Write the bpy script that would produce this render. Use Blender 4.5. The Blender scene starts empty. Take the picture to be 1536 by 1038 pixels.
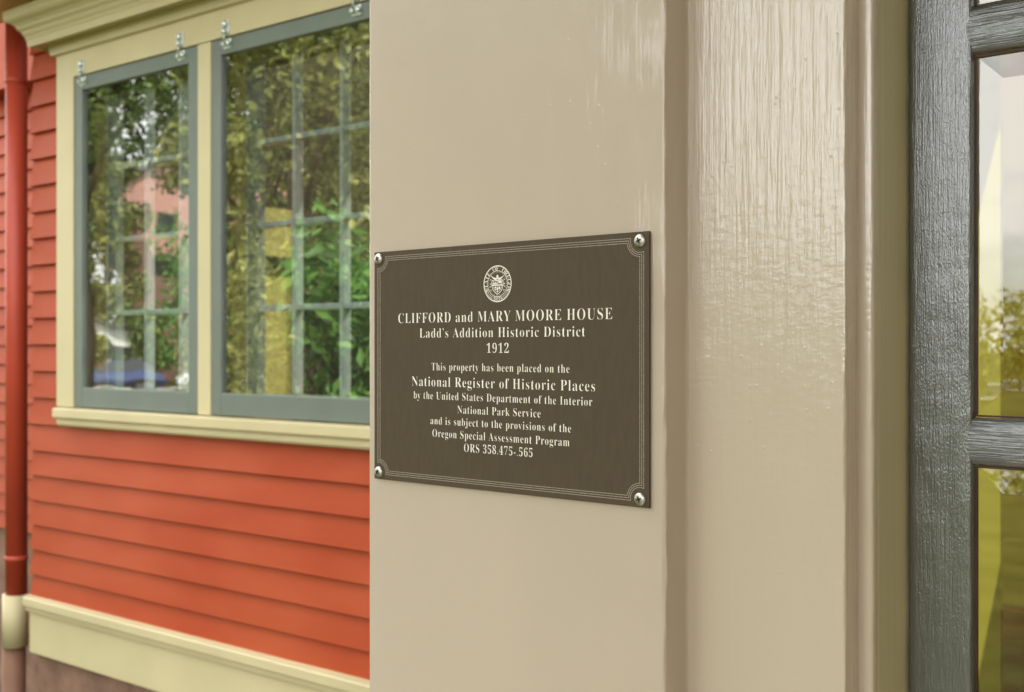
import bpy, bmesh, math, random
from mathutils import Vector, Matrix, noise
R = math.radians
random.seed(7)
sc = bpy.context.scene
C = sc.collection
EYE = 2.10                       # eye height above the garden
FLOOR = 0.62                     # porch floor

# ------------------------------------------------------------------ camera
cd = bpy.data.cameras.new('camera'); cam = bpy.data.objects.new('camera', cd); C.objects.link(cam)
cam.location = (0, 0, EYE); cam.rotation_euler = (R(90), 0, R(39.85))
cd.sensor_width = 36.0; cd.lens = 39.375; cd.shift_y = 0.001
cd.clip_start = 0.02; cd.clip_end = 2000
cd.dof.use_dof = True; cd.dof.focus_distance = 0.765; cd.dof.aperture_fstop = 14.0
sc.camera = cam

# ------------------------------------------------------------------ sky + sun
SUN_EL, SUN_AZ = 52.0, 24.0      # the sun stands behind the house; azimuth from +Y towards +X
w = bpy.data.worlds.new('World'); sc.world = w; w.use_nodes = True
nt = w.node_tree; nt.nodes.clear()
def wn(t, **k):
    n = nt.nodes.new(t)
    for a, b in k.items(): setattr(n, a, b)
    return n
sky = wn('ShaderNodeTexSky', sky_type='NISHITA', sun_disc=False)
sky.sun_elevation = R(SUN_EL); sky.sun_rotation = R(SUN_AZ)
tc = wn('ShaderNodeTexCoord'); mp = wn('ShaderNodeMapping'); mp.inputs['Scale'].default_value = (1, 1, 2.4)
nz = wn('ShaderNodeTexNoise'); nz.inputs['Scale'].default_value = 2.6; nz.inputs['Detail'].default_value = 7; nz.inputs['Roughness'].default_value = .55
rp = wn('ShaderNodeValToRGB'); rp.color_ramp.elements[0].position = .31; rp.color_ramp.elements[1].position = .50
mx = wn('ShaderNodeMixRGB'); mx.inputs[2].default_value = (13.2, 13.25, 13.1, 1)
bg = wn('ShaderNodeBackground'); bg.inputs['Strength'].default_value = 0.15; wo = wn('ShaderNodeOutputWorld')
L = nt.links.new
L(tc.outputs['Generated'], mp.inputs[0]); L(mp.outputs[0], nz.inputs['Vector']); L(nz.outputs['Fac'], rp.inputs[0])
L(rp.outputs[0], mx.inputs[0]); L(sky.outputs[0], mx.inputs[1]); L(mx.outputs[0], bg.inputs[0]); L(bg.outputs[0], wo.inputs[0])
sd = bpy.data.lights.new('sun', 'SUN'); sd.energy = 4.8; sd.angle = R(.5); sd.color = (1, .95, .87)
so = bpy.data.objects.new('sun', sd); C.objects.link(so)
sv = Vector((math.sin(R(SUN_AZ))*math.cos(R(SUN_EL)), math.cos(R(SUN_AZ))*math.cos(R(SUN_EL)), math.sin(R(SUN_EL))))
so.rotation_euler = sv.to_track_quat('Z', 'Y').to_euler(); so.location = (5, 20, 30)
vs = sc.view_settings; vs.view_transform = 'Standard'; vs.look = 'None'; vs.gamma = 1; vs.use_curve_mapping = False
vs.exposure = 0.97
sc.cycles.max_bounces = 10; sc.cycles.diffuse_bounces = 6; sc.cycles.transparent_max_bounces = 24
sc.cycles.use_denoising = True
sc.cycles.sample_clamp_indirect = 8

# ------------------------------------------------------------------ materials
def mat(name, col, rough=.5, spec=.5, metal=0, coat=0, cior=1.5, soft=None, var=None, bump=None, hue=None):
    """var=(amount, scale xyz) tint noise; bump = list of (kind, scale xyz, strength, distance)"""
    m = bpy.data.materials.new(name); m.use_nodes = True; n = m.node_tree.nodes; l = m.node_tree.links.new
    p = n['Principled BSDF']; p.inputs['Roughness'].default_value = rough; p.inputs['Metallic'].default_value = metal
    p.inputs['Specular IOR Level'].default_value = spec; p.inputs['Coat Weight'].default_value = coat; p.inputs['Coat Roughness'].default_value = .1; p.inputs['Coat IOR'].default_value = cior
    p.inputs['Base Color'].default_value = (*col, 1)
    t = n.new('ShaderNodeTexCoord')
    if var:
        a, scl = var
        g = n.new('ShaderNodeMapping'); g.inputs['Scale'].default_value = scl; l(t.outputs['Object'], g.inputs[0])
        z = n.new('ShaderNodeTexNoise'); z.inputs['Scale'].default_value = 1; z.inputs['Detail'].default_value = 6; l(g.outputs[0], z.inputs['Vector'])
        r = n.new('ShaderNodeValToRGB'); e = r.color_ramp.elements
        e[0].position = .3; e[1].position = .7
        c2 = hue or col
        e[0].color = (*[c*(1-a) for c in col], 1); e[1].color = (*[min(1, c*(1+a)) for c in c2], 1)
        l(z.outputs['Fac'], r.inputs[0]); l(r.outputs[0], p.inputs['Base Color'])
    prev = None
    for kind, scl, st, dist in bump or []:
        g = n.new('ShaderNodeMapping'); g.inputs['Scale'].default_value = scl; l(t.outputs['Object'], g.inputs[0])
        if kind == 'noise':
            z = n.new('ShaderNodeTexNoise'); z.inputs['Scale'].default_value = 1; z.inputs['Detail'].default_value = 3; out = z.outputs['Fac']
        elif kind == 'nib':                      # sparse raised specks in the paint
            z = n.new('ShaderNodeTexVoronoi'); z.inputs['Scale'].default_value = 1
            q = n.new('ShaderNodeMapRange'); q.inputs[1].default_value = 0; q.inputs[2].default_value = .11; q.inputs[3].default_value = 1; q.inputs[4].default_value = 0
            l(z.outputs['Distance'], q.inputs[0]); out = q.outputs[0]
        elif kind == 'crack':                    # fine dark grooves along the grain
            z = n.new('ShaderNodeTexNoise'); z.inputs['Scale'].default_value = 1; z.inputs['Detail'].default_value = 2
            q = n.new('ShaderNodeValToRGB'); e = q.color_ramp.elements; e[0].position = .46; e[1].position = .5
            e[0].color = (1, 1, 1, 1); e[1].color = (0, 0, 0, 1); x = e.new(.54); x.color = (1, 1, 1, 1)
            l(z.outputs['Fac'], q.inputs[0]); out = q.outputs[0]
        l(g.outputs[0], z.inputs['Vector'])
        b = n.new('ShaderNodeBump'); b.inputs['Strength'].default_value = st; b.inputs['Distance'].default_value = dist
        l(out, b.inputs['Height'])
        if prev: l(prev.outputs[0], b.inputs['Normal'])
        prev = b
    if prev and soft is not None:               # body colour under the gloss feels the strokes less than the gloss does
        ge = n.new('ShaderNodeNewGeometry'); vm = n.new('ShaderNodeMix'); vm.data_type = 'VECTOR'; vm.inputs[0].default_value = soft
        l(ge.outputs['Normal'], vm.inputs[4]); l(prev.outputs[0], vm.inputs[5]); l(vm.outputs[1], p.inputs['Normal']); l(prev.outputs[0], p.inputs['Coat Normal'])
    elif prev: l(prev.outputs[0], p.inputs['Normal']); l(prev.outputs[0], p.inputs['Coat Normal'])
    return m

def glassmat(name, ior, tint, rough=0, wav=None):
    m = bpy.data.materials.new(name); m.use_nodes = True; n = m.node_tree.nodes; l = m.node_tree.links.new
    n.remove(n['Principled BSDF']); o = n['Material Output']
    f = n.new('ShaderNodeFresnel')
    geo = n.new('ShaderNodeNewGeometry'); mr = n.new('ShaderNodeMapRange'); mr.inputs[3].default_value = ior; mr.inputs[4].default_value = 1/ior
    l(geo.outputs['Backfacing'], mr.inputs[0]); l(mr.outputs[0], f.inputs[0])     # the sheet reflects alike from both sides
    tr = n.new('ShaderNodeBsdfTransparent'); tr.inputs[0].default_value = (*tint, 1)
    gl = n.new('ShaderNodeBsdfGlossy'); gl.inputs['Roughness'].default_value = rough
    ms = n.new('ShaderNodeMixShader'); l(f.outputs[0], ms.inputs[0]); l(tr.outputs[0], ms.inputs[1]); l(gl.outputs[0], ms.inputs[2]); l(ms.outputs[0], o.inputs[0])
    if wav:
        t = n.new('ShaderNodeTexCoord'); z = n.new('ShaderNodeTexNoise'); z.inputs['Scale'].default_value = wav[0]; z.inputs['Detail'].default_value = 1
        b = n.new('ShaderNodeBump'); b.inputs['Strength'].default_value = 1; b.inputs['Distance'].default_value = wav[1]
        l(t.outputs['Object'], z.inputs['Vector']); l(z.outputs['Fac'], b.inputs['Height']); l(b.outputs[0], gl.inputs['Normal']); l(b.outputs[0], f.inputs['Normal'])
    return m

def leafmat(name, a, b):
    m = bpy.data.materials.new(name); m.use_nodes = True; n = m.node_tree.nodes; l = m.node_tree.links.new
    p = n['Principled BSDF']; p.inputs['Roughness'].default_value = .45
    g = n.new('ShaderNodeNewGeometry'); r = n.new('ShaderNodeValToRGB')
    r.color_ramp.elements[0].color = (*a, 1); r.color_ramp.elements[1].color = (*b, 1)
    l(g.outputs['Random Per Island'], r.inputs[0]); l(r.outputs[0], p.inputs['Base Color'])
    t = n.new('ShaderNodeBsdfTranslucent'); l(r.outputs[0], t.inputs[0])
    ms = n.new('ShaderNodeMixShader'); ms.inputs[0].default_value = .35
    l(p.outputs[0], ms.inputs[1]); l(t.outputs[0], ms.inputs[2]); l(ms.outputs[0], n['Material Output'].inputs[0])
    return m

BEIGE = (.52, .43, .347)
M = {}
M['beige'] = mat('beige_gloss_paint', BEIGE, .42, .4, coat=.7, cior=1.6, soft=.3, var=(.035, (9, 9, 3)), bump=[('noise', (420, 420, 16), .28, .0006), ('noise', (60, 60, 22), .35, .002), ('noise', (13, 13, 8), .6, .006), ('nib', (85, 85, 85), .6, .0004)])
M['beige_panel'] = mat('beige_brushed_gloss_paint', (.56, .466, .375), .4, .4, coat=1, cior=1.85, soft=.15, var=(.03, (7, 7, 2)), bump=[('noise', (360, 360, 12), .55, .0011), ('noise', (800, 800, 60), .4, .0006), ('noise', (140, 140, 260), .3, .0010), ('noise', (28, 28, 10), .5, .003), ('nib', (75, 75, 75), .6, .0005)])
M['jamb'] = mat('beige_jamb_paint', (.56, .49, .29), .3, .5, var=(.05, (300, 300, 5)), bump=[('noise', (500, 500, 8), .3, .0005)])
M['cream'] = mat('cream_trim_paint', (.55, .475, .275), .42, .4, var=(.05, (5, 5, 4)), bump=[('noise', (60, 60, 60), .15, .001)])
M['red'] = mat('red_siding_paint', (.385, .050, .011), .5, .28, var=(.13, (2.5, 2.5, 7)), hue=(.35, .062, .02), bump=[('noise', (9, 9, 130), .3, .001)])
M['redpipe'] = mat('red_downspout_paint', (.42, .055, .026), .45, .4, var=(.06, (6, 6, 6)))
M['sash'] = mat('grey_green_sash_paint', (.15, .175, .148), .4, .45, var=(.06, (8, 8, 8)))
M['stop'] = mat('olive_stop_paint', (.26, .22, .10), .5, .3)
M['bars'] = mat('grey_blue_bar_paint', (.30, .345, .34), .35, .5)
M['door'] = mat('dark_grey_door_paint', (.064, .071, .083), .3, .6, coat=1, cior=2.2, soft=.6, var=(.12, (120, 120, 6)), bump=[('noise', (1100, 1100, 45), .55, .0010), ('noise', (1500, 1500, 600), .5, .0007), ('crack', (150, 150, 5), .2, .0006), ('noise', (40, 40, 20), .5, .003)])
M['doorrail'] = mat('dark_grey_door_paint_cross_grain', (.064, .071, .083), .3, .6, coat=1, cior=2.2, soft=.6, var=(.12, (6, 120, 120)), bump=[('noise', (45, 1000, 1000), .6, .0011), ('crack', (7, 260, 260), .45, .0012), ('noise', (1500, 1500, 900), .3, .0006)])
M['putty'] = mat('dark_brown_glazing_putty', (.06, .028, .018), .5, .4, var=(.3, (80, 80, 40)))
M['shadowgap'] = mat('black_weatherstrip', (.012, .013, .012), .7, .2)
M['bronze'] = mat('bronze_plate_finish', (.094, .071, .047), .5, .12, metal=.1, var=(.07, (260, 260, 60)), bump=[('noise', (2200, 2200, 2200), .22, .0002)])
M['engrave'] = mat('cream_enamel_lettering', (.92, .86, .76), .45, .4)
M['steel'] = mat('stainless_screw', (.52, .5, .46), .4, .5, metal=1)
M['dark'] = mat('screw_recess', (.02, .018, .015), .6, .2)
M['zinc'] = mat('zinc_hanger', (.66, .72, .68), .42, .5, metal=.85)
M['found'] = mat('brown_foundation', (.22, .13, .09), .85, .2, var=(.3, (9, 9, 9)), bump=[('noise', (30, 30, 30), .5, .01)])
M['brownpipe'] = mat('brown_pipe', (.20, .10, .06), .6, .3, var=(.2, (9, 9, 9)))
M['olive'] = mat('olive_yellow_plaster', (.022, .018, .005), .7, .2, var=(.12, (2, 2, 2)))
M['wood'] = mat('dark_varnished_wood', (.16, .045, .014), .35, .4, var=(.4, (3, 3, 14)))
M['floorwood'] = mat('hall_oak_floor', (.48, .33, .16), .4, .4, var=(.2, (3, 30, 3)))
M['hall'] = mat('ochre_hall_plaster', (.37, .335, .028), .7, .2, var=(.06, (2, 2, 2)))
M['blind'] = mat('ochre_window_blind', (.27, .24, .085), .8, .1, var=(.04, (3, 3, 6)))
M['black'] = mat('black_valance_backdrop', (.012, .010, .008), .8, .1)
M['glass'] = glassmat('storm_pane_glass', 4.0, (.93, .95, .92), 0, (5, .0005))
M['inglass'] = glassmat('old_window_glass', 1.3, (.85, .88, .8), 0, (6, .001))
M['bevel'] = glassmat('bevelled_door_glass', 2.7, (.9, .9, .82), 0)
M['porchfloor'] = mat('grey_porch_boards', (.46, .42, .36), .5, .3, var=(.12, (30, 2, 2)))
M['ceiling'] = mat('pale_porch_ceiling', (.62, .58, .47), .6, .3)
M['grass'] = mat('lawn_grass', (.035, .045, .009), .9, .1, var=(.4, (1.5, 1.5, 1.5)), hue=(.07, .075, .016))
M['asphalt'] = mat('asphalt', (.05, .05, .052), .85, .2, var=(.25, (2, 2, 2)))
M['concrete'] = mat('concrete_walk', (.36, .35, .32), .9, .2, var=(.12, (2, 2, 2)))
M['bark'] = mat('tree_bark', (.11, .075, .05), .9, .1, var=(.35, (6, 6, 2)))
M['leafA'] = leafmat('leaf_mid_green', (.015, .035, .006), (.28, .42, .09))
M['leafB'] = leafmat('leaf_olive', (.015, .022, .004), (.48, .52, .13))
M['leafC'] = leafmat('leaf_bright', (.02, .08, .008), (.26, .58, .10))
M['salmon'] = mat('salmon_house_paint', (.62, .34, .28), .7, .2, var=(.1, (2, 2, 9)))
M['white'] = mat('white_house_paint', (.78, .77, .73), .6, .3, var=(.06, (1, 1, 3)))
M['roof'] = mat('grey_shingles', (.12, .115, .11), .9, .1, var=(.3, (3, 3, 9)))
M['winglass'] = mat('dark_window_glass', (.03, .04, .05), .05, .8)
M['carblue'] = mat('blue_car_paint', (.03, .06, .19), .25, .6, coat=1)
M['carwhite'] = mat('white_car_paint', (.75, .76, .77), .25, .6, coat=1)
M['carsilver'] = mat('silver_car_paint', (.42, .45, .48), .25, .6, metal=.5, coat=1)
M['tyre'] = mat('tyre_rubber', (.02, .02, .02), .8, .2)
M['rim'] = mat('alloy_rim', (.5, .5, .52), .3, .5, metal=1)
M['lamp'] = mat('headlight_lens', (.8, .82, .85), .1, .6)
M['taillamp'] = mat('tail_light_lens', (.45, .02, .02), .15, .6)

# ------------------------------------------------------------------ helpers
def link(name, me, m, parent=None):
    o = bpy.data.objects.new(name, me); C.objects.link(o)
    if m: me.materials.append(m)
    if parent: o.parent = parent
    return o
def tag(o, label=None, cat=None, group=None, kind=None):
    for k, v in (('label', label), ('category', cat), ('group', group), ('kind', kind)):
        if v: o[k] = v
    return o
def empty(name, loc=(0, 0, 0), rz=0):
    o = bpy.data.objects.new(name, None); C.objects.link(o); o.location = loc; o.rotation_euler = (0, 0, rz); o.empty_display_size = .1
    return o
IDENT = lambda a, b, c: Vector((a, b, c))
# frame of the recessed bay wall: s to the left along it, n out of it, h above the eye
BR = R(2.332); DB = 2.2
bL = Vector((-math.cos(BR), -math.sin(BR), 0)); bN = Vector((math.sin(BR), -math.cos(BR), 0)); bP = Vector((0, DB/math.cos(BR), EYE))
def BAY(s, n, h): return bP + bL*s + bN*n + Vector((0, 0, h))
def FRONT(x, y, h): return Vector((x, y, EYE+h))

class MB:
    def __init__(self, fr=IDENT): self.bm = bmesh.new(); self.fr = fr
    def box(self, a0, a1, b0, b1, c0, c1, bev=0):
        bm = self.bm; v = [bm.verts.new((a, b, c)) for a in (a0, a1) for b in (b0, b1) for c in (c0, c1)]
        fs = [bm.faces.new([v[i] for i in q]) for q in ((0, 1, 3, 2), (4, 6, 7, 5), (0, 4, 5, 1), (2, 3, 7, 6), (0, 2, 6, 4), (1, 5, 7, 3))]
        if bev:
            es = list({e for f in fs for e in f.edges}); bmesh.ops.bevel(bm, geom=es, offset=bev, segments=2, affect='EDGES', profile=.5)
        return self
    def prism(self, prof, axis, t0, t1):
        """closed outline prof [(p,q)] swept between t0 and t1 along axis index; p,q fill the other two axes in order"""
        bm = self.bm; rings = []
        for t in (t0, t1):
            r = []
            for p, q in prof:
                c = [p, q]; c.insert(axis, t); r.append(bm.verts.new(c))
            rings.append(r)
        n = len(prof)
        for i in range(n): bm.faces.new((rings[0][i], rings[0][(i+1) % n], rings[1][(i+1) % n], rings[1][i]))
        bm.faces.new(rings[0][::-1]); bm.faces.new(rings[1]); return self
    def tube(self, pts, r, seg=12, cap=True):
        bm = self.bm; rings = []; N = len(pts); rr = r if isinstance(r, (list, tuple)) else [r]*N
        for i, p in enumerate(pts):
            p = Vector(p); d = Vector(pts[min(i+1, N-1)]) - Vector(pts[max(i-1, 0)]); d.normalize()
            u = d.orthogonal().normalized() if abs(d.z) < .99 else Vector((1, 0, 0)); v = d.cross(u)
            rings.append([bm.verts.new(p + rr[i]*(math.cos(2*math.pi*k/seg)*u + math.sin(2*math.pi*k/seg)*v)) for k in range(seg)])
        for a, b in zip(rings, rings[1:]):
            for k in range(seg): bm.faces.new((a[k], a[(k+1) % seg], b[(k+1) % seg], b[k]))
        if cap: bm.faces.new(rings[0][::-1]); bm.faces.new(rings[-1])
        return self
    def ball(self, c, r, sx=1, sy=1, sz=1, seg=14):
        mtx = Matrix.Translation(c) @ Matrix.Diagonal((sx, sy, sz, 1))
        bmesh.ops.create_uvsphere(self.bm, u_segments=seg, v_segments=seg//2+2, radius=r, matrix=mtx); return self
    def sheet(self, a0, a1, b, c0, c1):
        bm = self.bm; bm.faces.new([bm.verts.new((a, b, c)) for a, c in ((a0, c0), (a1, c0), (a1, c1), (a0, c1))]); return self
    def build(self, name, m, parent=None, smooth=False, org=None):
        bm = self.bm
        for v in bm.verts: v.co = self.fr(*v.co)
        bmesh.ops.recalc_face_normals(bm, faces=bm.faces)
        me = bpy.data.meshes.new(name)
        bm.to_mesh(me); bm.free()
        if smooth:
            for p in me.polygons: p.use_smooth = True
        o = link(name, me, m, parent)
        if parent: o.matrix_parent_inverse = Matrix.Translation(-Vector(parent.location)) if parent.rotation_euler.z == 0 else parent.matrix_basis.inverted()
        return o

# ------------------------------------------------------------------ the house
house = tag(empty('house', (-2, 2.4, 0)), 'old house front with red clapboards, cream window trim and beige entry boards', 'house')

# siding: each lap a bevelled board leaning out at its butt
def siding(name, s0, s1, edges, fr, parent, m, n0=0.0, lip=.017):
    b = MB(fr); bm = b.bm
    nseg = max(2, int((s1-s0)/.06))
    for top, bot in zip(edges, edges[1:]):
        prof = [(n0-.003, top+.012), (n0+lip-.002, bot+.002), (n0+lip-.006, bot), (n0-.006, bot), (n0-.006, top+.012)]
        rings = []
        for k in range(nseg+1):
            s = s0 + (s1-s0)*k/nseg
            wv = .0012*noise.noise(Vector((s*3.1, bot*40, 3)))
            rings.append([bm.verts.new((s, n + (wv if i in (1, 2) else 0), h + (wv if i in (1, 2, 3) else 0))) for i, (n, h) in enumerate(prof)])
        for a, c in zip(rings, rings[1:]):
            for i in range(5): bm.faces.new((a[i], a[(i+1) % 5], c[(i+1) % 5], c[i]))
        bm.faces.new(rings[0]); bm.faces.new(rings[-1][::-1])
    return b.build(name, m, parent)
edges = []
h = -.379
while h < 1.5: edges.append(h); h += .0968
edges = edges[::-1]
h = -.379
while h > -.90: h -= .0908; edges.append(h)
edges = [e for e in edges if e > -.87]+[-.920]
siding('clapboard_siding', .72, 4.004, [e for e in edges if e <= -.19], BAY, house, M['red'])
siding('clapboard_siding', 3.81, 4.004, [e for e in edges if e >= -.30], BAY, house, M['red'])
# side of the bay turning away round its corner, and the set-back wall beyond the downspout
MB(BAY).box(3.92, 4.0, -3.2, -.002, -1.12, 1.24).build('bay_side_wall', M['found'], house)  # dark brown here paints in the shade of the corner gap by the downspout
siding('set_back_siding', 4.0, 7.5, edges, lambda s, n, h: BAY(s, n-.75, h), house, M['red'])
MB(BAY).box(4.06, 7.5, -.90, -.76, -2.2, 1.4).build('set_back_wall_core', M['found'], house)
siding('clapboard_siding', .72, 2.02, [e for e in edges if e >= -.30], BAY, house, M['red'])
MB(BAY).box(.72, 2.0, -.03, -.008, -.96, 1.2).build('plaster_backing', M['hall'], house)
# window trim
t = MB(BAY)
t.box(2.02, 2.115, 0, .024, -.212, .945, .003)                     # right casing, behind the pilaster
t.box(3.700, 3.808, 0, .024, -.212, 1.036, .003)                   # left casing
t.box(2.938, 3.002, 0, .022, -.212, .945, .003)                    # mullion
t.box(2.02, 3.700, 0, .024, .946, 1.036, .002)                     # head
t.build('window_casing', M['cream'], house)
t = MB(BAY)
t.prism([(0, -.2125), (.040, -.2155), (.046, -.220), (.046, -.246), (.042, -.252), (.0, -.252)], 0, 2.0, 3.797)
t.prism([(0, -.2525), (.033, -.2525), (.036, -.259), (.034, -.272), (.028, -.279), (.0, -.281)], 0, 2.0, 3.788)
t.build('window_sill', M['cream'], house)
# cornice: a profile mitred round its left end
prof = [(.0, 1.0445), (.013, 1.049), (.015, 1.058), (.018, 1.066), (.018, 1.086), (.060, 1.086), (.064, 1.0765), (.068, 1.0765), (.070, 1.100), (.0735, 1.106), (.0735, 1.112), (.08, 1.120), (.084, 1.130), (.094, 1.139), (.096, 1.146), (.106, 1.156), (.120, 1.163), (.126, 1.170), (.128, 1.181), (.128, 1.20)]
prof = [(n+.025, hh*.988) for n, hh in prof]
b = MB(BAY); bm = b.bm
cols = [[bm.verts.new((.70, n, hh)) for n, hh in prof], [bm.verts.new((3.784+n, n, hh)) for n, hh in prof], [bm.verts.new((3.784+n, -.02, hh)) for n, hh in prof]]
for a, c in zip(cols, cols[1:]):
    for i in range(len(prof)-1): bm.faces.new((a[i], a[i+1], c[i+1], c[i]))
bm.faces.new((cols[0][-1], cols[1][-1], cols[2][-1], bm.verts.new((.70, -.02, 1.1856))))
b.build('cornice', M['cream'], house)
MB(BAY).box(.8, 4.6, -.02, .42, 1.245, 1.262).build('eave_soffit', M['cream'], house)
MB(BAY).prism([(-.02, 1.1861), (.10, 1.1861), (.06, 1.2445), (-.02, 1.2445)], 0, .70, 3.90).build('frieze_board', M['cream'], house)
# water table, skirt, foundation
MB(BAY).prism([(0, -.906), (.034, -.914), (.038, -.919), (.038, -.944), (.028, -.948), (.026, -.966), (0.0, -.966)], 0, .70, 4.012).build('water_table', M['cream'], house)
MB(BAY).box(.70, 4.006, -.01, .014, -1.122, -.965, .003).build('skirt_board', M['cream'], house)
MB(BAY).box(.70, 3.99, -.16, -.012, -2.15, -1.115).build('foundation', M['found'], house)

# inner windows: reveal, sash with glazing bars, old glass
for (a, bnd, vs_) in ((3.012, 3.695, (3.425, 3.232)), (2.19, 2.932, (2.672, 2.467))):
    win = MB(BAY)
    win.box(a-.012, a, -.12, -.004, -.212, .946); win.box(bnd, bnd+.012, -.12, -.004, -.212, .946)
    win.box(a, bnd, -.12, -.004, -.212, -.196); win.box(a, bnd, -.12, -.004, .936, .946)
    wo_ = win.build('window', M['sash'], house)
    MB(BAY).box(bnd-.045, bnd-.001, -.075, -.045, -.195, .935).build('stop_bead', M['stop'], wo_)       # seen through the pane
    st = MB(BAY)
    sa, sb = a+.02, bnd-.046
    st.box(sb-.045, sb, -.115, -.08, -.19, .93, .002); st.box(sa, sa+.045, -.115, -.08, -.19, .93, .002)
    st.box(sa+.045, sb-.045, -.115, -.08, -.19, -.145, .002); st.box(sa+.045, sb-.045, -.115, -.08, .89, .93, .002)
    st.build('sash', M['sash'], wo_)
    g = MB(BAY)
    ends = [sa+.045]+sorted(vs_)+[sb-.045]
    for v in vs_: g.box(v-.008, v+.008, -.113, -.080, -.145, .89, .003)
    for hh in (.12, .378, .636):
        for e0, e1 in zip(ends, ends[1:]): g.box(e0+(.008 if e0 in vs_ else 0), e1-(.008 if e1 in vs_ else 0), -.112, -.082, hh-.009, hh+.009, .003)
    g.build('glazing_bars', M['bars'], wo_)
    MB(BAY).sheet(sa+.04, sb-.04, -.0995, -.15, .9).build('pane', M['inglass'], wo_)

# room behind the bay
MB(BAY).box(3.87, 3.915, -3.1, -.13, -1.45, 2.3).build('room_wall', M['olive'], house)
rb = MB(BAY); rb.box(3.85, 3.868, -1.11, -.90, -.62, .309); rb.box(3.85, 3.868, -1.11, -.90, .391, .60)
rb.build('blind', M['blind'], house)
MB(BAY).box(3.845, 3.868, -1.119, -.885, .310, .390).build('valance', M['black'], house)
MB(BAY).box(3.83, 3.868, -2.2, -1.121, -1.4, .40).build('dark_backdrop', M['black'], house)  # black slab added as the dark opening behind the reflected shrub
MB(BAY).box(1.3, 3.87, -.50, -.13, 1.02, 1.06).build('room_shade_slab', M['olive'], house)  # partial slab added to shade the top of the room wall
MB(BAY).box(1.3, 3.9, -3.0, -.16, -1.5, -1.45).build('room_floor', M['floorwood'], house)

# entry boards, swept profiles with a slightly uneven painted edge
def sweep(name, prof, m, z0=-1.48, z1=1.15, step=.004, amp=.0005, edge=()):
    bm = bmesh.new(); nz_ = int((z1-z0)/step); rows = []
    for k in range(nz_+1):
        z = z0+(z1-z0)*k/nz_; row = []
        for i, (x, y) in enumerate(prof):
            a = amp if i in edge else 0
            dx = a*(noise.noise(Vector((i*.35, 5, z*38)))*1.0+.7*noise.noise(Vector((i*.2, 9, z*160)))) if a else 0
            row.append(bm.verts.new((x+dx, y-.5*dx, EYE+z)))
        rows.append(row)
    for a, c in zip(rows, rows[1:]):
        for i in range(len(prof)-1): bm.faces.new((a[i], a[i+1], c[i+1], c[i]))
    me = bpy.data.meshes.new(name); bm.to_mesh(me); bm.free()
    for p in me.polygons: p.use_smooth = True
    o = link(name, me, m, house); o.matrix_parent_inverse = Matrix.Translation(-Vector(house.location)); return o
def arc(cx, cy, r, a0, a1, n=5): return [(cx+r*math.cos(R(a0+(a1-a0)*i/n)), cy+r*math.sin(R(a0+(a1-a0)*i/n))) for i in range(n+1)]
D0 = .6061
r = .0022
prof = [(-.6533, 2.2), (-.6533, .9)]+[(-.6533, D0+r+.001)]+arc(-.6533+r, D0+r, r, 180, 270)
E1 = range(2, len(prof)+1)
prof += [(-.652+.0325*k, D0) for k in range(1, 8)]
k0 = len(prof)
prof += [(-.3796-r-.001, D0)]+arc(-.3796-r, D0+r, r, 270, 360)+[(-.3796, D0+r+.001), (-.3796, D0+.012)]
k1 = len(prof)-1
prof += [(-.3796, .629)]+arc(-.3751, .629, .0045, 180, 90)[1:-1]+[(-.375, .6335), (-.373, .640)]
pil = sweep('pilaster_board', prof, M['beige'], edge=list(E1)+list(range(k0, k1))+list(range(k1+1, len(prof))), amp=.00055)
r = .0016
prof = [(-.388, .6322), (-.379, .6322)]+[(-.375+.0143*k, .632) for k in range(0, 8)]
k0 = len(prof)
prof += arc(-.2719-r, .632+r, r, 270, 360)+[(-.2719, .632+r+.001), (-.2719, .640), (-.2719, .660)]
sweep('panel_board', prof, M['beige_panel'], edge=range(k0, k0+7), amp=.0004)
prof = [(-.2760, .6515), (-.2735, .6512), (-.2722, .6504), (-.2706, .6492), (-.2685, .6484), (-.2660, .6480), (-.2638, .6482), (-.2624, .6490), (-.2618, .6500), (-.2616, .6514), (-.2616, .655)]
sweep('bead_moulding', prof, M['beige_panel'], edge=range(3, len(prof)-1), amp=.0002)
sweep('door_jamb', [(-.2642, .6512), (-.2621, .6512), (-.2621, .66), (-.2621, .675), (-.2621, .69), (-.2615, .6945), (-.2615, .760)], M['jamb'], edge=(4, 5), amp=.0006)
MB(FRONT).box(-.66, -.30, .66, .76, -1.48, 1.15).build('wall_stud', M['wood'], house)

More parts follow.
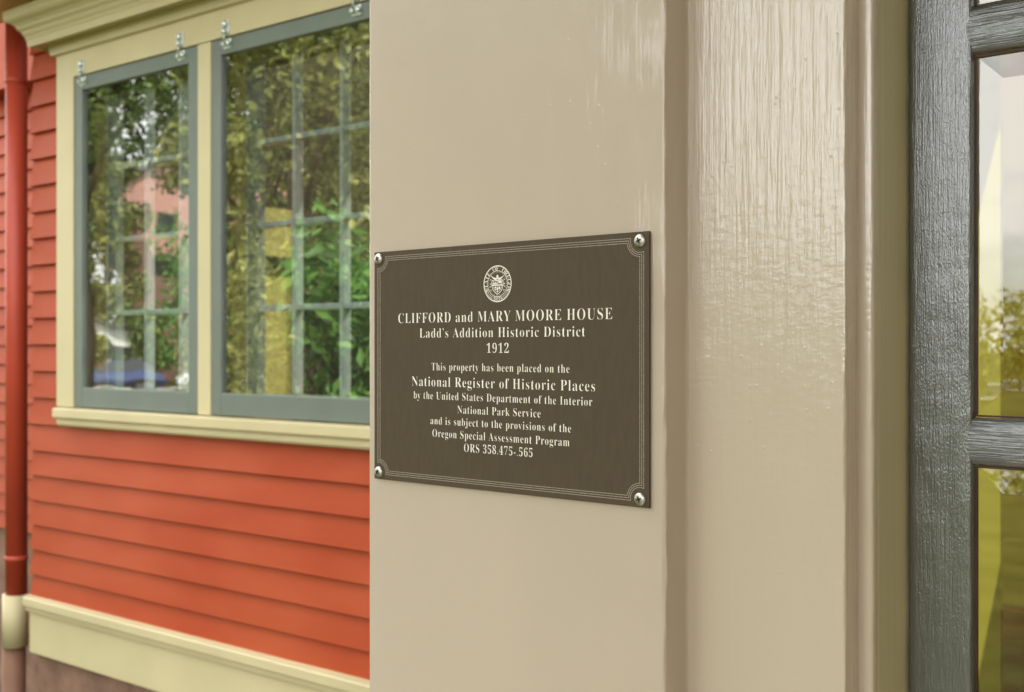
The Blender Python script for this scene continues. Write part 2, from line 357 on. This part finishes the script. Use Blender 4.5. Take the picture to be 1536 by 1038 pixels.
# the glazed entry door: stiles, rails, bevelled panes
door = MB(FRONT).box(-.2300, .40, .742, .745, -1.47, -1.30).build('entry_door', M['door'], house)
r = .006
prof = [(-.2612, .745), (-.2612, .7035+r)]+arc(-.2612+r+.0015, .6972+r, r, 178, 270, 6)+[(-.244, .6970), (-.236, .6970), (-.228, .6970)]+arc(-.2232, .6996, .0025, 270, 360, 4)+[(-.2204, .7015), (-.2204, .7062)]
sweep('stile', prof, M['door'], z0=-1.47, z1=.85, step=.003, amp=.0004, edge=range(1, len(prof)-2)).parent = door
def rail(h0, h1, x0=-.2272, x1=.40):
    pr = [(.7062, h0+.0008), (.7020, h0+.0008), (.7000, h0+.0018), (.6984, h0+.0052), (.6978, h0+.010), (.6976, (h0+h1)/2), (.6978, h1-.010), (.6984, h1-.0052), (.7000, h1-.0018), (.7020, h1-.0008), (.7062, h1-.0008)]
    b = MB(FRONT); bm = b.bm; rows = []
    n_ = 120
    for k in range(n_+1):
        tt = k/n_; x = x0+(x1-x0)*tt
        row = []
        for y, hh in pr:
            mm = (hh-(h0+h1)/2)/((h1-h0)/2)
            xs = x + (0.0045*(abs(mm)**3) if k == 0 else 0)
            row.append(bm.verts.new((xs, y-.0004+.0004*noise.noise(Vector((x*30, hh*90, 1))), hh)))
        rows.append(row)
    for a, c in zip(rows, rows[1:]):
        for i in range(len(pr)-1): bm.faces.new((a[i], a[i+1], c[i+1], c[i]))
    o = b.build('rail', M['doorrail'], None, smooth=True)
    return o
def cp(o, parent):           # hang a mesh already standing in world space on its parent
    o.parent = parent; o.matrix_parent_inverse = parent.matrix_world.inverted() if False else Matrix.Identity(4); return o
PANES = [(.2073, .4264), (-.042, .1771), (-.2913, -.0722)]
for h0, h1 in ((.1771, .2073), (-.0722, -.042), (-.321, -.2913)): cp(rail(h0, h1), door)
for h0, h1 in PANES:
    b = MB(FRONT); bm = b.bm
    x0, x1 = -.2200, -.04; bw = .0158; yo, yi = .7052, .7042
    o_ = [bm.verts.new(v) for v in ((x0, yo, h0), (x1, yo, h0), (x1, yo, h1), (x0, yo, h1))]
    i_ = [bm.verts.new(v) for v in ((x0+bw, yi, h0+bw), (x1-bw, yi, h0+bw), (x1-bw, yi, h1-bw), (x0+bw, yi, h1-bw))]
    for k in range(4): bm.faces.new((o_[k], o_[(k+1) % 4], i_[(k+1) % 4], i_[k]))
    bm.faces.new(i_)
    cp(b.build('pane', M['bevel']), door)
    s_ = MB(FRONT)
    s_.box(-.2205, -.2192, .7035, .7062, h0, h1); s_.box(-.2192, -.04, .7035, .7062, h1-.0012, h1+.0004); s_.box(-.2192, -.04, .7035, .7062, h0-.0004, h0+.0007)
    cp(s_.build('glazing_putty', M['putty']), door)
# hall seen through the door
hl = MB()
hl.box(-2.2, 1.9, 3.3, 3.4, FLOOR, 3.25); hl.box(1.8, 1.9, .8, 3.3, FLOOR, 3.25)
hl.box(-.650, -.640, .765, 2.19, FLOOR, 3.25)
hl.build('hall_wall', M['hall'], house)
dd = MB()
dd.box(-2.15, 1.78, 3.26, 3.298, FLOOR, EYE-.80); dd.box(-2.15, 1.78, 3.235, 3.298, EYE-.80, EYE-.72, .006)
for k in range(-4, 6): dd.box(-.55+.4*k, -.49+.4*k, 3.245, 3.2598, FLOOR, EYE-.80)
dd.build('wainscot', M['wood'], house)
MB().box(-.64, 1.9, .8, 3.24, FLOOR-.1, FLOOR).build('hall_floor', M['floorwood'], house)
# unseen wall slab added overhead to keep the sun off the front; porch
MB().box(-7.6, 4.2, 2.62, 2.80, EYE+1.27, 5.3).build('sun_block_wall', M['red'], house)
MB().box(-.10, 2.3, .66, .80, FLOOR-.6, EYE+1.2).build('porch_wall', M['beige'], house) if False else None
MB().box(.42, 2.3, .64, .78, FLOOR, EYE+1.2).build('porch_wall', M['beige'], house)
MB().box(-.8, 2.4, -2.1, 2.6, EYE+1.22, EYE+1.34).build('porch_ceiling', M['ceiling'], house)
pf = MB()
for k in range(26): pf.box(-.78+.12*k, -.665+.12*k, -2.05, .70, FLOOR-.03, FLOOR)
pf.build('porch_floor', M['porchfloor'], house)
MB().box(-.76, 2.36, -2.0, .6, 0, FLOOR-.031).build('porch_base', M['found'], house)
MB().box(1.25, 1.40, -1.3, .64, FLOOR, EYE+1.2).build('side_light_block_wall', M['jamb'], house)  # unseen wall added to cut the light on the right-facing returns
MB(FRONT).box(-.655, .44, .62, .75, .86, 1.16).build('entry_head', M['beige'], house) if False else None
pc = MB()
pc.box(-.77, -.55, -1.98, -1.76, FLOOR, FLOOR+.25, .01); pc.box(-.74, -.58, -1.95, -1.79, FLOOR+.25, EYE+1.1, .01); pc.box(-.77, -.55, -1.98, -1.76, EYE+1.1, EYE+1.22, .01)
pc.build('porch_post', M['white'], house)

# ------------------------------------------------------------------ storm windows hung in front of the sashes
def storm(a, bnd, hangers, label, bot=-.210, top=.943):
    root = tag(empty('storm_window', BAY((a+bnd)/2, 0, bot)), label, 'storm window', 'storm windows of the bay')
    def par(o): o.parent = root; o.matrix_parent_inverse = Matrix.Translation(-root.location); return o
    f = MB(BAY); sw = .046; a += .002; bnd -= .002
    f.box(bnd-sw, bnd, .0, .020, bot, top, .0025); f.box(a, a+sw, .0, .020, bot, top, .0025)
    f.box(a+sw, bnd-sw, .001, .0195, bot, bot+.068, .0025); f.box(a+sw, bnd-sw, .001, .0195, top-.048, top, .0025)
    par(f.build('frame', M['sash']))
    par(MB(BAY).sheet(a+sw-.004, bnd-sw+.004, .008, bot+.064, top-.044).build('glass_pane', M['glass']))
    for s in hangers:
        hg = MB(BAY)
        hg.box(s-.014, s+.014, .0245, .028, top+.006, top+.052, .001)                      # plate on the casing
        hg.ball((s, .033, top+.038), .0105, 1, .8, 1.15); hg.ball((s, .034, top+.015), .009)
        hg.box(s-.017, s+.017, .0202, .0235, top-.034, top-.004, .001)                     # plate on the sash
        hg.ball((s-.011, .028, top-.020), .009, 1, .8, 1); hg.ball((s+.011, .028, top-.020), .009, 1, .8, 1)
        hg.tube([(s, .034, top+.02), (s, .038, top), (s, .034, top-.02)], .004, 8)
        par(hg.build('hanger', M['zinc'], None, True))
storm(3.003, 3.699, (3.640, 3.082), 'narrower grey framed storm window with both its zinc hangers in view, left of the mullion')
storm(2.12, 2.937, (2.855, 2.300), 'wider grey framed storm window beside the beige pilaster, partly hidden by it')

# ------------------------------------------------------------------ downspout at the bay corner
ds = tag(empty('downspout', BAY(4.12, .0, -2.1)), 'round red downspout with cream and brown lower lengths at the house corner', 'downspout')
def par(o): o.parent = ds; o.matrix_parent_inverse = Matrix.Translation(-ds.location); return o
par(MB(BAY).tube([(4.122, 0, -.925), (4.122, 0, 1.22)], .039, 20).build('pipe', M['redpipe'], None, True))
for hh in (-.80, .985): par(MB(BAY).tube([(4.122, 0, hh), (4.122, 0, hh+.02)], .041, 20).build('joint_band', M['redpipe'], None, True))
o = par(MB(BAY).tube([(4.130, 0, -1.122), (4.130, 0, -.926)], .046, 20).build('cuff', M['cream'], None, True)); o['label'] = 'cream painted cuff'
o = par(MB(BAY).tube([(4.140, 0, -2.1), (4.140, 0, -1.123)], .042, 20).build('drain_pipe', M['brownpipe'], None, True)); o['label'] = 'brown painted drain pipe'

# ------------------------------------------------------------------ the plaque
PX0, PX1, PZ0, PZ1 = -.6440, -.3899, -.1028, .0740
PY = D0-.0026                                  # face of the plate
plq = tag(empty('plaque', ((PX0+PX1)/2, D0, EYE+PZ0)), 'dark bronze historic register plaque with cream serif lettering screwed to the beige board', 'plaque')
def par(o): o.parent = plq; o.matrix_parent_inverse = Matrix.Translation(-plq.location); return o
par(MB(FRONT).box(PX0, PX1, PY, D0-.0009, PZ0, PZ1, .0003).build('plate', M['bronze']))
def tri(s):
    o = ''
    for c in s:
        if 'A' <= c <= 'Z': o += chr(0x1D400+ord(c)-65)
        elif 'a' <= c <= 'z': o += chr(0x1D41A+ord(c)-97)
        elif '0' <= c <= '9': o += chr(0x1D7CE+ord(c)-48)
        else: o += c
    return o
def text_verts(s, ext=0):
    cu = bpy.data.curves.new('text', 'FONT'); cu.body = tri(s); cu.resolution_u = 4; cu.offset = -.0135; cu.space_character = 1.13
    ob = bpy.data.objects.new('text', cu); C.objects.link(ob)
    dg = bpy.context.evaluated_depsgraph_get(); me = bpy.data.meshes.new_from_object(ob.evaluated_get(dg))
    bpy.data.objects.remove(ob); bpy.data.curves.remove(cu); return me
hm = text_verts('H'); CAP = max(v.co.y for v in hm.vertices)
def place_text(name, s, x0, x1, base, cap, hang=None):
    me = text_verts(s); xs = [v.co.x for v in me.vertices]; a, b = min(xs), max(xs)
    sx = (x1-x0)/(b-a); sy = cap/CAP
    for v in me.vertices: v.co = FRONT(x0+(v.co.x-a)*sx, PY-.00025, base+v.co.y*sy)
    me.name = name; me.materials.clear()
    return par(link(name, me, M['engrave']))
LINES = [("CLIFFORD and MARY MOORE HOUSE", -.6170, -.4182, .0182, .0074), ("Ladd\u2019s Addition Historic District", -.5942, -.4402, .0070, .0069), ("1912", -.5271, -.5065, -.0042, .0067),
  ("This property has been placed on the", -.5817, -.4532, -.0174, .0056), ("National Register of Historic Places", -.6024, -.4321, -.0294, .0071), ("by the United States Department of the Interior", -.6005, -.4343, -.0390, .0056),
  ("National Park Service", -.5556, -.4780, -.0485, .0056), ("and is subject to the provisions of the", -.5828, -.4518, -.0575, .0055), ("Oregon Special Assessment Program", -.5808, -.4532, -.0669, .0057), ("ORS 358.475-.565", -.5490, -.4851, -.0762, .0060)]
for l_ in LINES: place_text('text_line', *l_)
# border: three fine lines with concave corners around the screws
SCR = [(-.6386, .0686), (-.3966, .0681), (-.6384, -.0972), (-.3966, -.0974)]
def ribbon(bm, pts, wd, y, closed=True):
    n = len(pts); vi = []
    for i in range(n):
        p0 = Vector(pts[i-1] if closed or i else pts[0]); p1 = Vector(pts[i]); p2 = Vector(pts[(i+1) % n] if closed or i < n-1 else pts[-1])
        d1 = (p1-p0).normalized() if (p1-p0).length else (p2-p1).normalized(); d2 = (p2-p1).normalized() if (p2-p1).length else d1
        t_ = (d1+d2).normalized() if (d1+d2).length > 1e-6 else d1
        nn = Vector((-t_.y, t_.x)); k = 1/max(.5, nn.dot(Vector((-d1.y, d1.x))))
        vi.append((bm.verts.new((p1.x+nn.x*wd/2*k, y, p1.y+nn.y*wd/2*k)), bm.verts.new((p1.x-nn.x*wd/2*k, y, p1.y-nn.y*wd/2*k))))
    for i in range(n if closed else n-1):
        a, b = vi[i], vi[(i+1) % n]; bm.faces.new((a[0], a[1], b[1], b[0]))
def border(off, rad, wd):
    x0, x1, z0, z1 = PX0+off, PX1-off, PZ0+off, PZ1-off; pts = []
    for (sx, sz), (cx_, cz_) in zip(((0, 1), (1, 1), (1, 0), (0, 0)), (SCR[0], SCR[1], SCR[3], SCR[2])):
        ex, ez = (x1 if sx else x0), (z1 if sz else z0)
        dx = abs(ez-cz_); dz = abs(ex-cx_)
        ax = cx_+(-1 if sx else 1)*math.sqrt(max(0, rad*rad-dx*dx)); az = cz_+(-1 if sz else 1)*math.sqrt(max(0, rad*rad-dz*dz))
        A = math.atan2(ez-cz_, ax-cx_); B = math.atan2(az-cz_, ex-cx_)
        if sx == sz: A, B = (B, A)                                  # clockwise walk round the plate
        P, Q = ((ex, az), (ax, ez)) if (sx, sz) in ((0, 1), (1, 0)) else ((ax, ez), (ex, az))
        a0 = math.atan2(P[1]-cz_, P[0]-cx_); a1 = math.atan2(Q[1]-cz_, Q[0]-cx_); dlt = (a1-a0+math.pi) % (2*math.pi)-math.pi
        pts += [(cx_+rad*math.cos(a0+dlt*i/10), cz_+rad*math.sin(a0+dlt*i/10)) for i in range(11)]
    ribbon(b.bm, pts, wd, PY-.0002)
b = MB(FRONT)
for off, rad, wd in ((.0040, .0075, .00042), (.0055, .0088, .00042), (.0070, .0101, .00042)): border(off, rad, wd)
M['border'] = mat('worn_border_lines', (.36, .31, .25), .45, .4, var=(.45, (900, 900, 900)))
par(b.build('border_lines', M['border']))
# screws
for sx, sz in SCR:
    s_ = MB(FRONT); bm = s_.bm; rows = []
    pr = [(.0043, 0), (.0043, -.0007), (.0039, -.0013), (.0030, -.0018), (.0016, -.00215), (.0006, -.0022)]
    for rr, dy in pr: rows.append([bm.verts.new((sx+rr*math.cos(2*math.pi*k/28), PY+dy, sz+rr*math.sin(2*math.pi*k/28))) for k in range(28)])
    for a_, c_ in zip(rows, rows[1:]):
        for k in range(28): bm.faces.new((a_[k], a_[(k+1) % 28], c_[(k+1) % 28], c_[k]))
    bm.faces.new(rows[-1])
    so_ = par(s_.build('screw', M['steel'], None, True))
    c_ = MB(FRONT); an = random.uniform(.2, 1.2)
    for q in (0, math.pi/2):
        ca, sa_ = math.cos(an+q), math.sin(an+q); hw, hl_ = .0005, .0019
        vv = [c_.bm.verts.new((sx+u*hl_*ca-v*hw*sa_, PY-.0023-.0001*(q > 0), sz+u*hl_*sa_+v*hw*ca)) for u, v in ((-1, -1), (1, -1), (1, 1), (-1, 1))]
        c_.bm.faces.new(vv)
    o = c_.build('cross_slot', M['dark']); o.parent = so_; o.matrix_parent_inverse = Matrix.Identity(4)
# the state seal
b = MB(FRONT); bm = b.bm; X0, Z0 = -.5170, .0449; Y = PY-.0002
def circ(rx, n=48, a0=0, a1=2*math.pi): return [(X0+rx*math.cos(a0+(a1-a0)*i/n), Z0+rx*math.sin(a0+(a1-a0)*i/n)) for i in range(n)]
ribbon(bm, circ(.0127), .0007, Y); ribbon(bm, circ(.0092), .00035, Y)
for sgn in (0, 1):                                                   # plain arcs low on the ring
    a0, a1 = (R(195), R(250)) if sgn else (R(290), R(345))
    for rr in (.0105, .0117): ribbon(bm, circ(rr, 16, a0, a1), .0003, Y, False)
def ringtext(s, a0, a1, rr, flip=False, size=.0030):
    for i, ch in enumerate(s):
        if ch == ' ': continue
        a = R(a0+(a1-a0)*i/max(1, len(s)-1)); me = text_verts(ch)
        xs = [v.co.x for v in me.vertices]; cx_ = (min(xs)+max(xs))/2; k = size/CAP; vmap = []
        rot = a-math.pi/2 if not flip else a+math.pi/2
        for v in me.vertices:
            u, q = (v.co.x-cx_)*k, (v.co.y-CAP/2)*k
            vmap.append(bm.verts.new((X0+rr*math.cos(a)+u*math.cos(rot)-q*math.sin(rot), Y, Z0+rr*math.sin(a)+u*math.sin(rot)+q*math.cos(rot))))
        for p in me.polygons:
            try: bm.faces.new([vmap[j] for j in p.vertices])
            except ValueError: pass
ringtext('STATE OF OREGON', 205, -25, .0109); ringtext('1859', 254, 286, .0110, True, .0028)
for k in range(33):
    a = 2*math.pi*k/33; x, z = X0+.0083*math.cos(a), Z0+.0083*math.sin(a)
    bm.faces.new([bm.verts.new((x+.00028*math.cos(q*math.pi/2), Y, z+.00028*math.sin(q*math.pi/2))) for q in range(4)])
shield = [(-.0052, .0022), (-.0026, .0030), (0, .0022), (.0026, .0030), (.0052, .0022), (.0054, -.0010), (.0042, -.0042), (.0022, -.0062), (0, -.0075), (-.0022, -.0062), (-.0042, -.0042), (-.0054, -.0010)]
ribbon(bm, [(X0+x, Z0+z) for x, z in shield[::-1]], .0005, Y); ribbon(bm, [(X0+x*.8, Z0+z*.8) for x, z in shield[::-1]], .0003, Y)
def poly(pts): bm.faces.new([bm.verts.new((X0+x, Y-.00001, Z0+z)) for x, z in pts])
poly([(-.0050, -.0006), (.0050, -.0006), (.0050, -.0014), (-.0050, -.0014)])                                           # ribbon across
poly([(-.0066, .0062), (-.0036, .0046), (0, .0040), (.0036, .0046), (.0066, .0062), (.0040, .0036), (.0014, .0030), (-.0014, .0030), (-.0040, .0036)])   # wings of the crest
poly([(-.0008, .0030), (.0008, .0030), (.0010, .0056), (0, .0066), (-.0010, .0056)])
for x0, hh in ((-.0042, .0016), (-.0028, .0022), (-.0012, .0017)): poly([(x0, -.0004), (x0+.0016, -.0004), (x0+.0008, hh)])  # peaks
poly([(.0008, .0004), (.0036, .0004), (.0040, .0014), (.0034, .0020), (.0012, .0020), (.0005, .0012)])                   # wagon
poly([(.0024, -.0003), (.0044, -.0003), (.0036, .0002)])
poly([(-.0004, -.0020), (.0004, -.0020), (.0003, -.0062), (-.0003, -.0062)]); poly([(-.0026, -.0036), (.0026, -.0032), (.0026, -.0038), (-.0026, -.0042)])
for x in (-.0018, .0018): poly([(x-.0007, -.0020), (x+.0007, -.0020), (x+.0009, -.0032), (x-.0009, -.0032)])
for x, z in ((-.0066, 0), (-.0068, -.002), (.0066, 0), (.0068, -.002), (-.006, -.0045), (.006, -.0045), (-.0062, .003), (.0062, .003)): poly([(x-.0005, z), (x, z-.0007), (x+.0005, z), (x, z+.0007)])
par(b.build('state_seal', M['engrave']))

# ------------------------------------------------------------------ ground and street
def flat(name, m, z, x0, x1, y0, y1, div=1):
    b = MB(); v = [b.bm.verts.new(p) for p in ((x0, y0, z), (x1, y0, z), (x1, y1, z), (x0, y1, z))]; b.bm.faces.new(v)
    return tag(b.build(name, m), kind='structure')
flat('ground', M['grass'], 0, -400, 400, -400, 400)
SA = R(33)                                                          # the street runs past at a slant
def STREET(a, b_, c): return Vector((-38+a*math.cos(SA+R(90))-b_*math.sin(SA+R(90)), -24+a*math.sin(SA+R(90))+b_*math.cos(SA+R(90)), c))
def strip(name, m, z, b0, b1):
    b = MB(STREET); b.box(-120, 120, b0, b1, z-.05, z); return tag(b.build(name, m), kind='structure')
strip('road', M['asphalt'], .06, -4, 6); strip('pavement', M['concrete'], .16, -7.5, -5.6); strip('pavement', M['concrete'], .16, 7.4, 9.2); strip('kerb', M['concrete'], .18, -4.2, -4.0); strip('kerb', M['concrete'], .18, 6.0, 6.2)

# ------------------------------------------------------------------ trees and shrubs
def leaves(bm, c, rx, ry, rz, n, size, shell=.55):
    for _ in range(n):
        d = Vector((random.gauss(0, 1), random.gauss(0, 1), random.gauss(0, 1))).normalized()
        q = shell+(1-shell)*random.random()
        p = Vector((c[0]+d.x*rx*q, c[1]+d.y*ry*q, c[2]+d.z*rz*q))
        u = (d+Vector((random.gauss(0, .7), random.gauss(0, .7), random.gauss(0, .7)+.3))).normalized(); a = u.orthogonal().normalized()
        a = Matrix.Rotation(random.uniform(0, 6.28), 3, u) @ a; e = u.cross(a); s = size*random.uniform(.6, 1.3)
        bm.faces.new([bm.verts.new(p+a*s), bm.verts.new(p+e*s*.45+u*s*.12), bm.verts.new(p-a*s), bm.verts.new(p-e*s*.45+u*s*.12)])
def tree(x, y, hgt, cr, m, label, trunk_h=None, n=5200, size=.17, low=.28):
    root = tag(empty('tree', (x, y, 0), random.uniform(0, 6)), label, 'tree', 'trees along the street')
    root.rotation_euler.z = 0
    k = MB(); th = hgt*.62
    k.tube([(0, 0, -.05), (.05, 0, th*.3), (-.08, .06, th*.7), (.05, 0, th)], [cr*.085, cr*.065, cr*.05, cr*.02], 10)
    lobes = []
    for i in range(15):
        a = i*2.4; zz = hgt*(low+(.93-low)*(i+.5)/15); rad = cr*.62*math.sin(math.pi*min(.97, max(.12, (i+1.6)/17)))**.6
        px, py = rad*math.cos(a), rad*math.sin(a)
        lobes.append((px, py, zz)); k.tube([(0, 0, min(th*.9, zz*.72)), (px*.5, py*.5, zz*.86), (px*.9, py*.9, zz)], [cr*.03, cr*.02, cr*.008], 6)
    o = k.build('trunk', M['bark'], None, True); o.parent = root
    c = MB()
    for p in lobes:
        q = cr*random.uniform(.36, .52); leaves(c.bm, p, q, q, q*.78, n//15, size)
    leaves(c.bm, (0, 0, hgt*.62), cr*.75, cr*.75, hgt*.3, n//5, size, .1)
    o = link('crown', bpy.data.meshes.new('crown'), m, root); c.bm.to_mesh(o.data); c.bm.free()
    return root
TREES = [(-15, -16.5, 12, 3.6, 'leafA', 'broad tree on the lawn between porch and road', .12), (-12.6, -18.0, 11, 2.7, 'leafB', 'olive tree on the lawn nearest the door view', .12), (-58.4, -36.4, 15, 2.6, 'leafB', 'roadside tree with low crown behind the white garage', .06), (-9.5, -4.7, 9.0, 1.75, 'leafB', 'dense olive green tree standing nearest the bay window', .10), (-13.6, -4.6, 11, 2.3, 'leafA', 'mid green tree with high crown beside the olive tree', .46), (-12.4, -6.9, 10, 1.7, 'leafB', 'olive tree behind the nearest one', .12), (-19.5, -15.2, 13, 3.0, 'leafA', 'broad dark tree on the lawn behind the olive trees', .12),
         (-70, -51, 27, 8, 'leafA', 'tall dark tree behind the salmon house', .3), (-76, -40, 27, 8, 'leafA', 'tallest broad tree behind the salmon house', .3), (-60, -62, 25, 8, 'leafB', 'tall olive tree behind the salmon house', .3), (-33.5, -18.1, 16, 1.4, 'leafB', 'slim olive tree by the near kerb', .1),
         (-54, -54, 18, 5, 'leafA', 'far roadside tree to the right of the salmon house', .2), (-40, -46, 12, 6, 'leafB', 'far olive roadside tree beyond the road', .2), (-26, -46, 5.6, 4.5, 'leafA', 'low far tree opposite the porch', .1), (-9, -46, 5.4, 4.5, 'leafA', 'wide low far tree facing the porch steps', .1), (-1, -44, 6, 5, 'leafB', 'far olive tree straight out from the porch steps', .1), (-66, -34, 19, 5, 'leafB', 'far olive tree beside the white garage', .2)]
for x, y, hg, cr, m, lb, low in TREES: tree(x, y, hg, cr, M[m], lb, low=low, n=17000 if x > -20 and y > -20 else 5500, size=(.062 if y > -8 else .12) if x > -20 and y > -20 else .22)
def shrub(x, y, hgt, rad, m, label, n=1500, size=.09):
    root = tag(empty('shrub', (x, y, 0)), label, 'shrub', 'shrubs in the front garden')
    k = MB()
    for i in range(7):
        a = i*.9; k.tube([(0, 0, 0), (rad*.3*math.cos(a), rad*.3*math.sin(a), hgt*.5), (rad*.6*math.cos(a), rad*.6*math.sin(a), hgt*.85)], [.02, .014, .006], 6)
    o = k.build('stems', M['bark']); o.parent = root
    c = MB()
    for i in range(12): leaves(c.bm, (rad*.55*math.cos(i*2.4)*(i % 3)/2, rad*.55*math.sin(i*2.4)*(i % 3)/2, hgt*(.18+.065*i)), rad*.55, rad*.55, hgt*.18, n//12, size, .4)
    o = link('foliage', bpy.data.meshes.new('foliage'), m, root); c.bm.to_mesh(o.data); c.bm.free()
shrub(-4.60, -.28, 2.7, .5, M['leafC'], 'bright green leafy shrub reflected low in the wider storm window', 5000, .052)
for x, y, hg, rd, m, lb in [(-50.5, -36.0, 9.0, 3.0, 'leafC', 'tallest bright green bush before the salmon house'), (-48.6, -38.0, 7.5, 2.8, 'leafC', 'lower bright green bush before the salmon house'), (-53, -34.6, 4.4, 1.6, 'leafA', 'dark green bush beside the white garage'), (-47, -40.5, 6.4, 2.6, 'leafA', 'dark green bush across the road near the silver car')]:
    shrub(x, y, hg, rd, M[m], lb, 3000, .17)

hedge = tag(empty('hedge', (-10, -42, 0)), 'long tall olive green hedge across the lawn from the door', 'hedge')
c = MB()
for i in range(48): leaves(c.bm, (-17+.75*i, random.uniform(-.5, .5), 2.2), .9, .9, 2.3+.5*noise.noise(Vector((i*.4, 0, 0))), 190, .19, .5)
o = link('foliage', bpy.data.meshes.new('foliage'), M['leafB'], hedge); c.bm.to_mesh(o.data); c.bm.free()
k = MB()
for i in range(24): k.tube([(-17+1.5*i, 0, 0), (-17+1.5*i, .1, 3.4)], [.07, .02], 6)
k.build('stems', M['bark']).parent = hedge

# ------------------------------------------------------------------ houses across the way
def far_house(x, y, rz, wx, dy, wall_h, roof_h, m, label):
    root = tag(empty('far_house', (x, y, 0), rz), label, 'house')
    def P(o): o.parent = root; return o
    P(MB().prism([(-wx/2, 0), (wx/2, 0), (wx/2, wall_h), (0, wall_h+roof_h), (-wx/2, wall_h)], 1, -dy/2, dy/2).build('wall', m))
    rf = MB()
    for s in (-1, 1): rf.prism([(s*(wx/2+.4), wall_h-.33*roof_h/wx*2), (0, wall_h+roof_h+.05), (0, wall_h+roof_h+.25), (s*(wx/2+.45), wall_h-.33*roof_h/wx*2+.2)], 1, -dy/2-.4, dy/2+.4)
    P(rf.build('roof', M['roof']))
    for fl in range(max(1, int(wall_h//2.7))):
        for k in (-1, 1):
            f = P(MB().box(k*wx*.25-.6, k*wx*.25+.6, dy/2+.002, dy/2+.06, .9+fl*2.8, 2.3+fl*2.8, .02).build('window', M['roof'] if m is M['salmon'] else M['white']))
            g = MB().box(k*wx*.25-.5, k*wx*.25+.5, dy/2+.055, dy/2+.066, 1.0+fl*2.8, 2.2+fl*2.8).build('pane', M['winglass']); g.parent = f
    d_ = P(MB().box(-.5, .5, dy/2+.002, dy/2+.07, 0, 2.1, .02).build('door', M['wood'])); MB().ball((.38, dy/2+.1, 1), .04).build('handle', M['rim']).parent = d_
far_house(-60.3, -46.1, R(-50), 12.0, 8, 12.5, 3.0, M['salmon'], 'tall salmon painted house behind bright bushes across the road')
far_house(-56.5, -34, R(-55), 6, 5, 2.5, 1.0, M['white'], 'white garage across the road behind the parked cars')
far_house(-46, -52, R(-40), 9, 8, 3.2, 2.2, M['white'], 'white house across the road farther from the salmon house')

# ------------------------------------------------------------------ parked cars
def car(px, label, m):
    loc = STREET(px, 4.9, .06); root = tag(empty('parked_car', loc, SA+R(90)), label, 'car', 'cars parked along the road')
    def P(o): o.parent = root; return o
    b = MB(); bm = b.bm
    side = [(-2.2, .32), (-2.22, .62), (-2.1, .86), (-1.75, .93), (-1.15, .97), (1.0, .97), (1.7, .86), (2.15, .72), (2.22, .5), (2.2, .3)]
    b.prism(side, 1, -.86, .86); bmesh.ops.bevel(bm, geom=[e for e in bm.edges], offset=.05, segments=2, affect='EDGES')
    P(b.build('body', m, None, True))
    cab = [(-1.75, .94, .78), (1.0, .95, .78), (.25, 1.42, .62), (-1.2, 1.45, .62)]
    b = MB(); bm = b.bm; vv = [[bm.verts.new((x, s*wd, z)) for x, z, wd in cab] for s in (-1, 1)]
    bm.faces.new(vv[0]); bm.faces.new(vv[1][::-1])
    for i in range(4): bm.faces.new((vv[0][i], vv[0][(i+1) % 4], vv[1][(i+1) % 4], vv[1][i]))
    P(b.build('windows', M['winglass']))
    P(MB().box(-1.15, .2, -.6, .6, 1.435, 1.47, .01).build('roof', m))
    for x in (-1.35, 1.4):
        for s in (-1, 1):
            wl = P(MB().tube([(x, s*.66, .32), (x, s*.88, .32)], .32, 20).build('wheel', M['tyre'])); MB().tube([(x, s*.875, .32), (x, s*.892, .32)], .2, 16).build('rim', M['rim']).parent = wl
    for s in (-1, 1):
        P(MB().box(2.14, 2.235, s*.62-.16, s*.62+.16, .56, .7, .02).build('headlight', M['lamp'])); P(MB().box(-2.235, -2.14, s*.66-.13, s*.66+.13, .62, .8, .02).build('tail_light', M['taillamp']))
for px, lb, m in ((1.3, 'blue parked car before the white garage', 'carblue'), (-3.9, 'white parked car next to the blue car', 'carwhite'), (6.8, 'silver parked car at the other side of the blue car', 'carsilver'), (-9.8, 'white parked car at the far end of the row', 'carwhite')): car(px, lb, M[m])
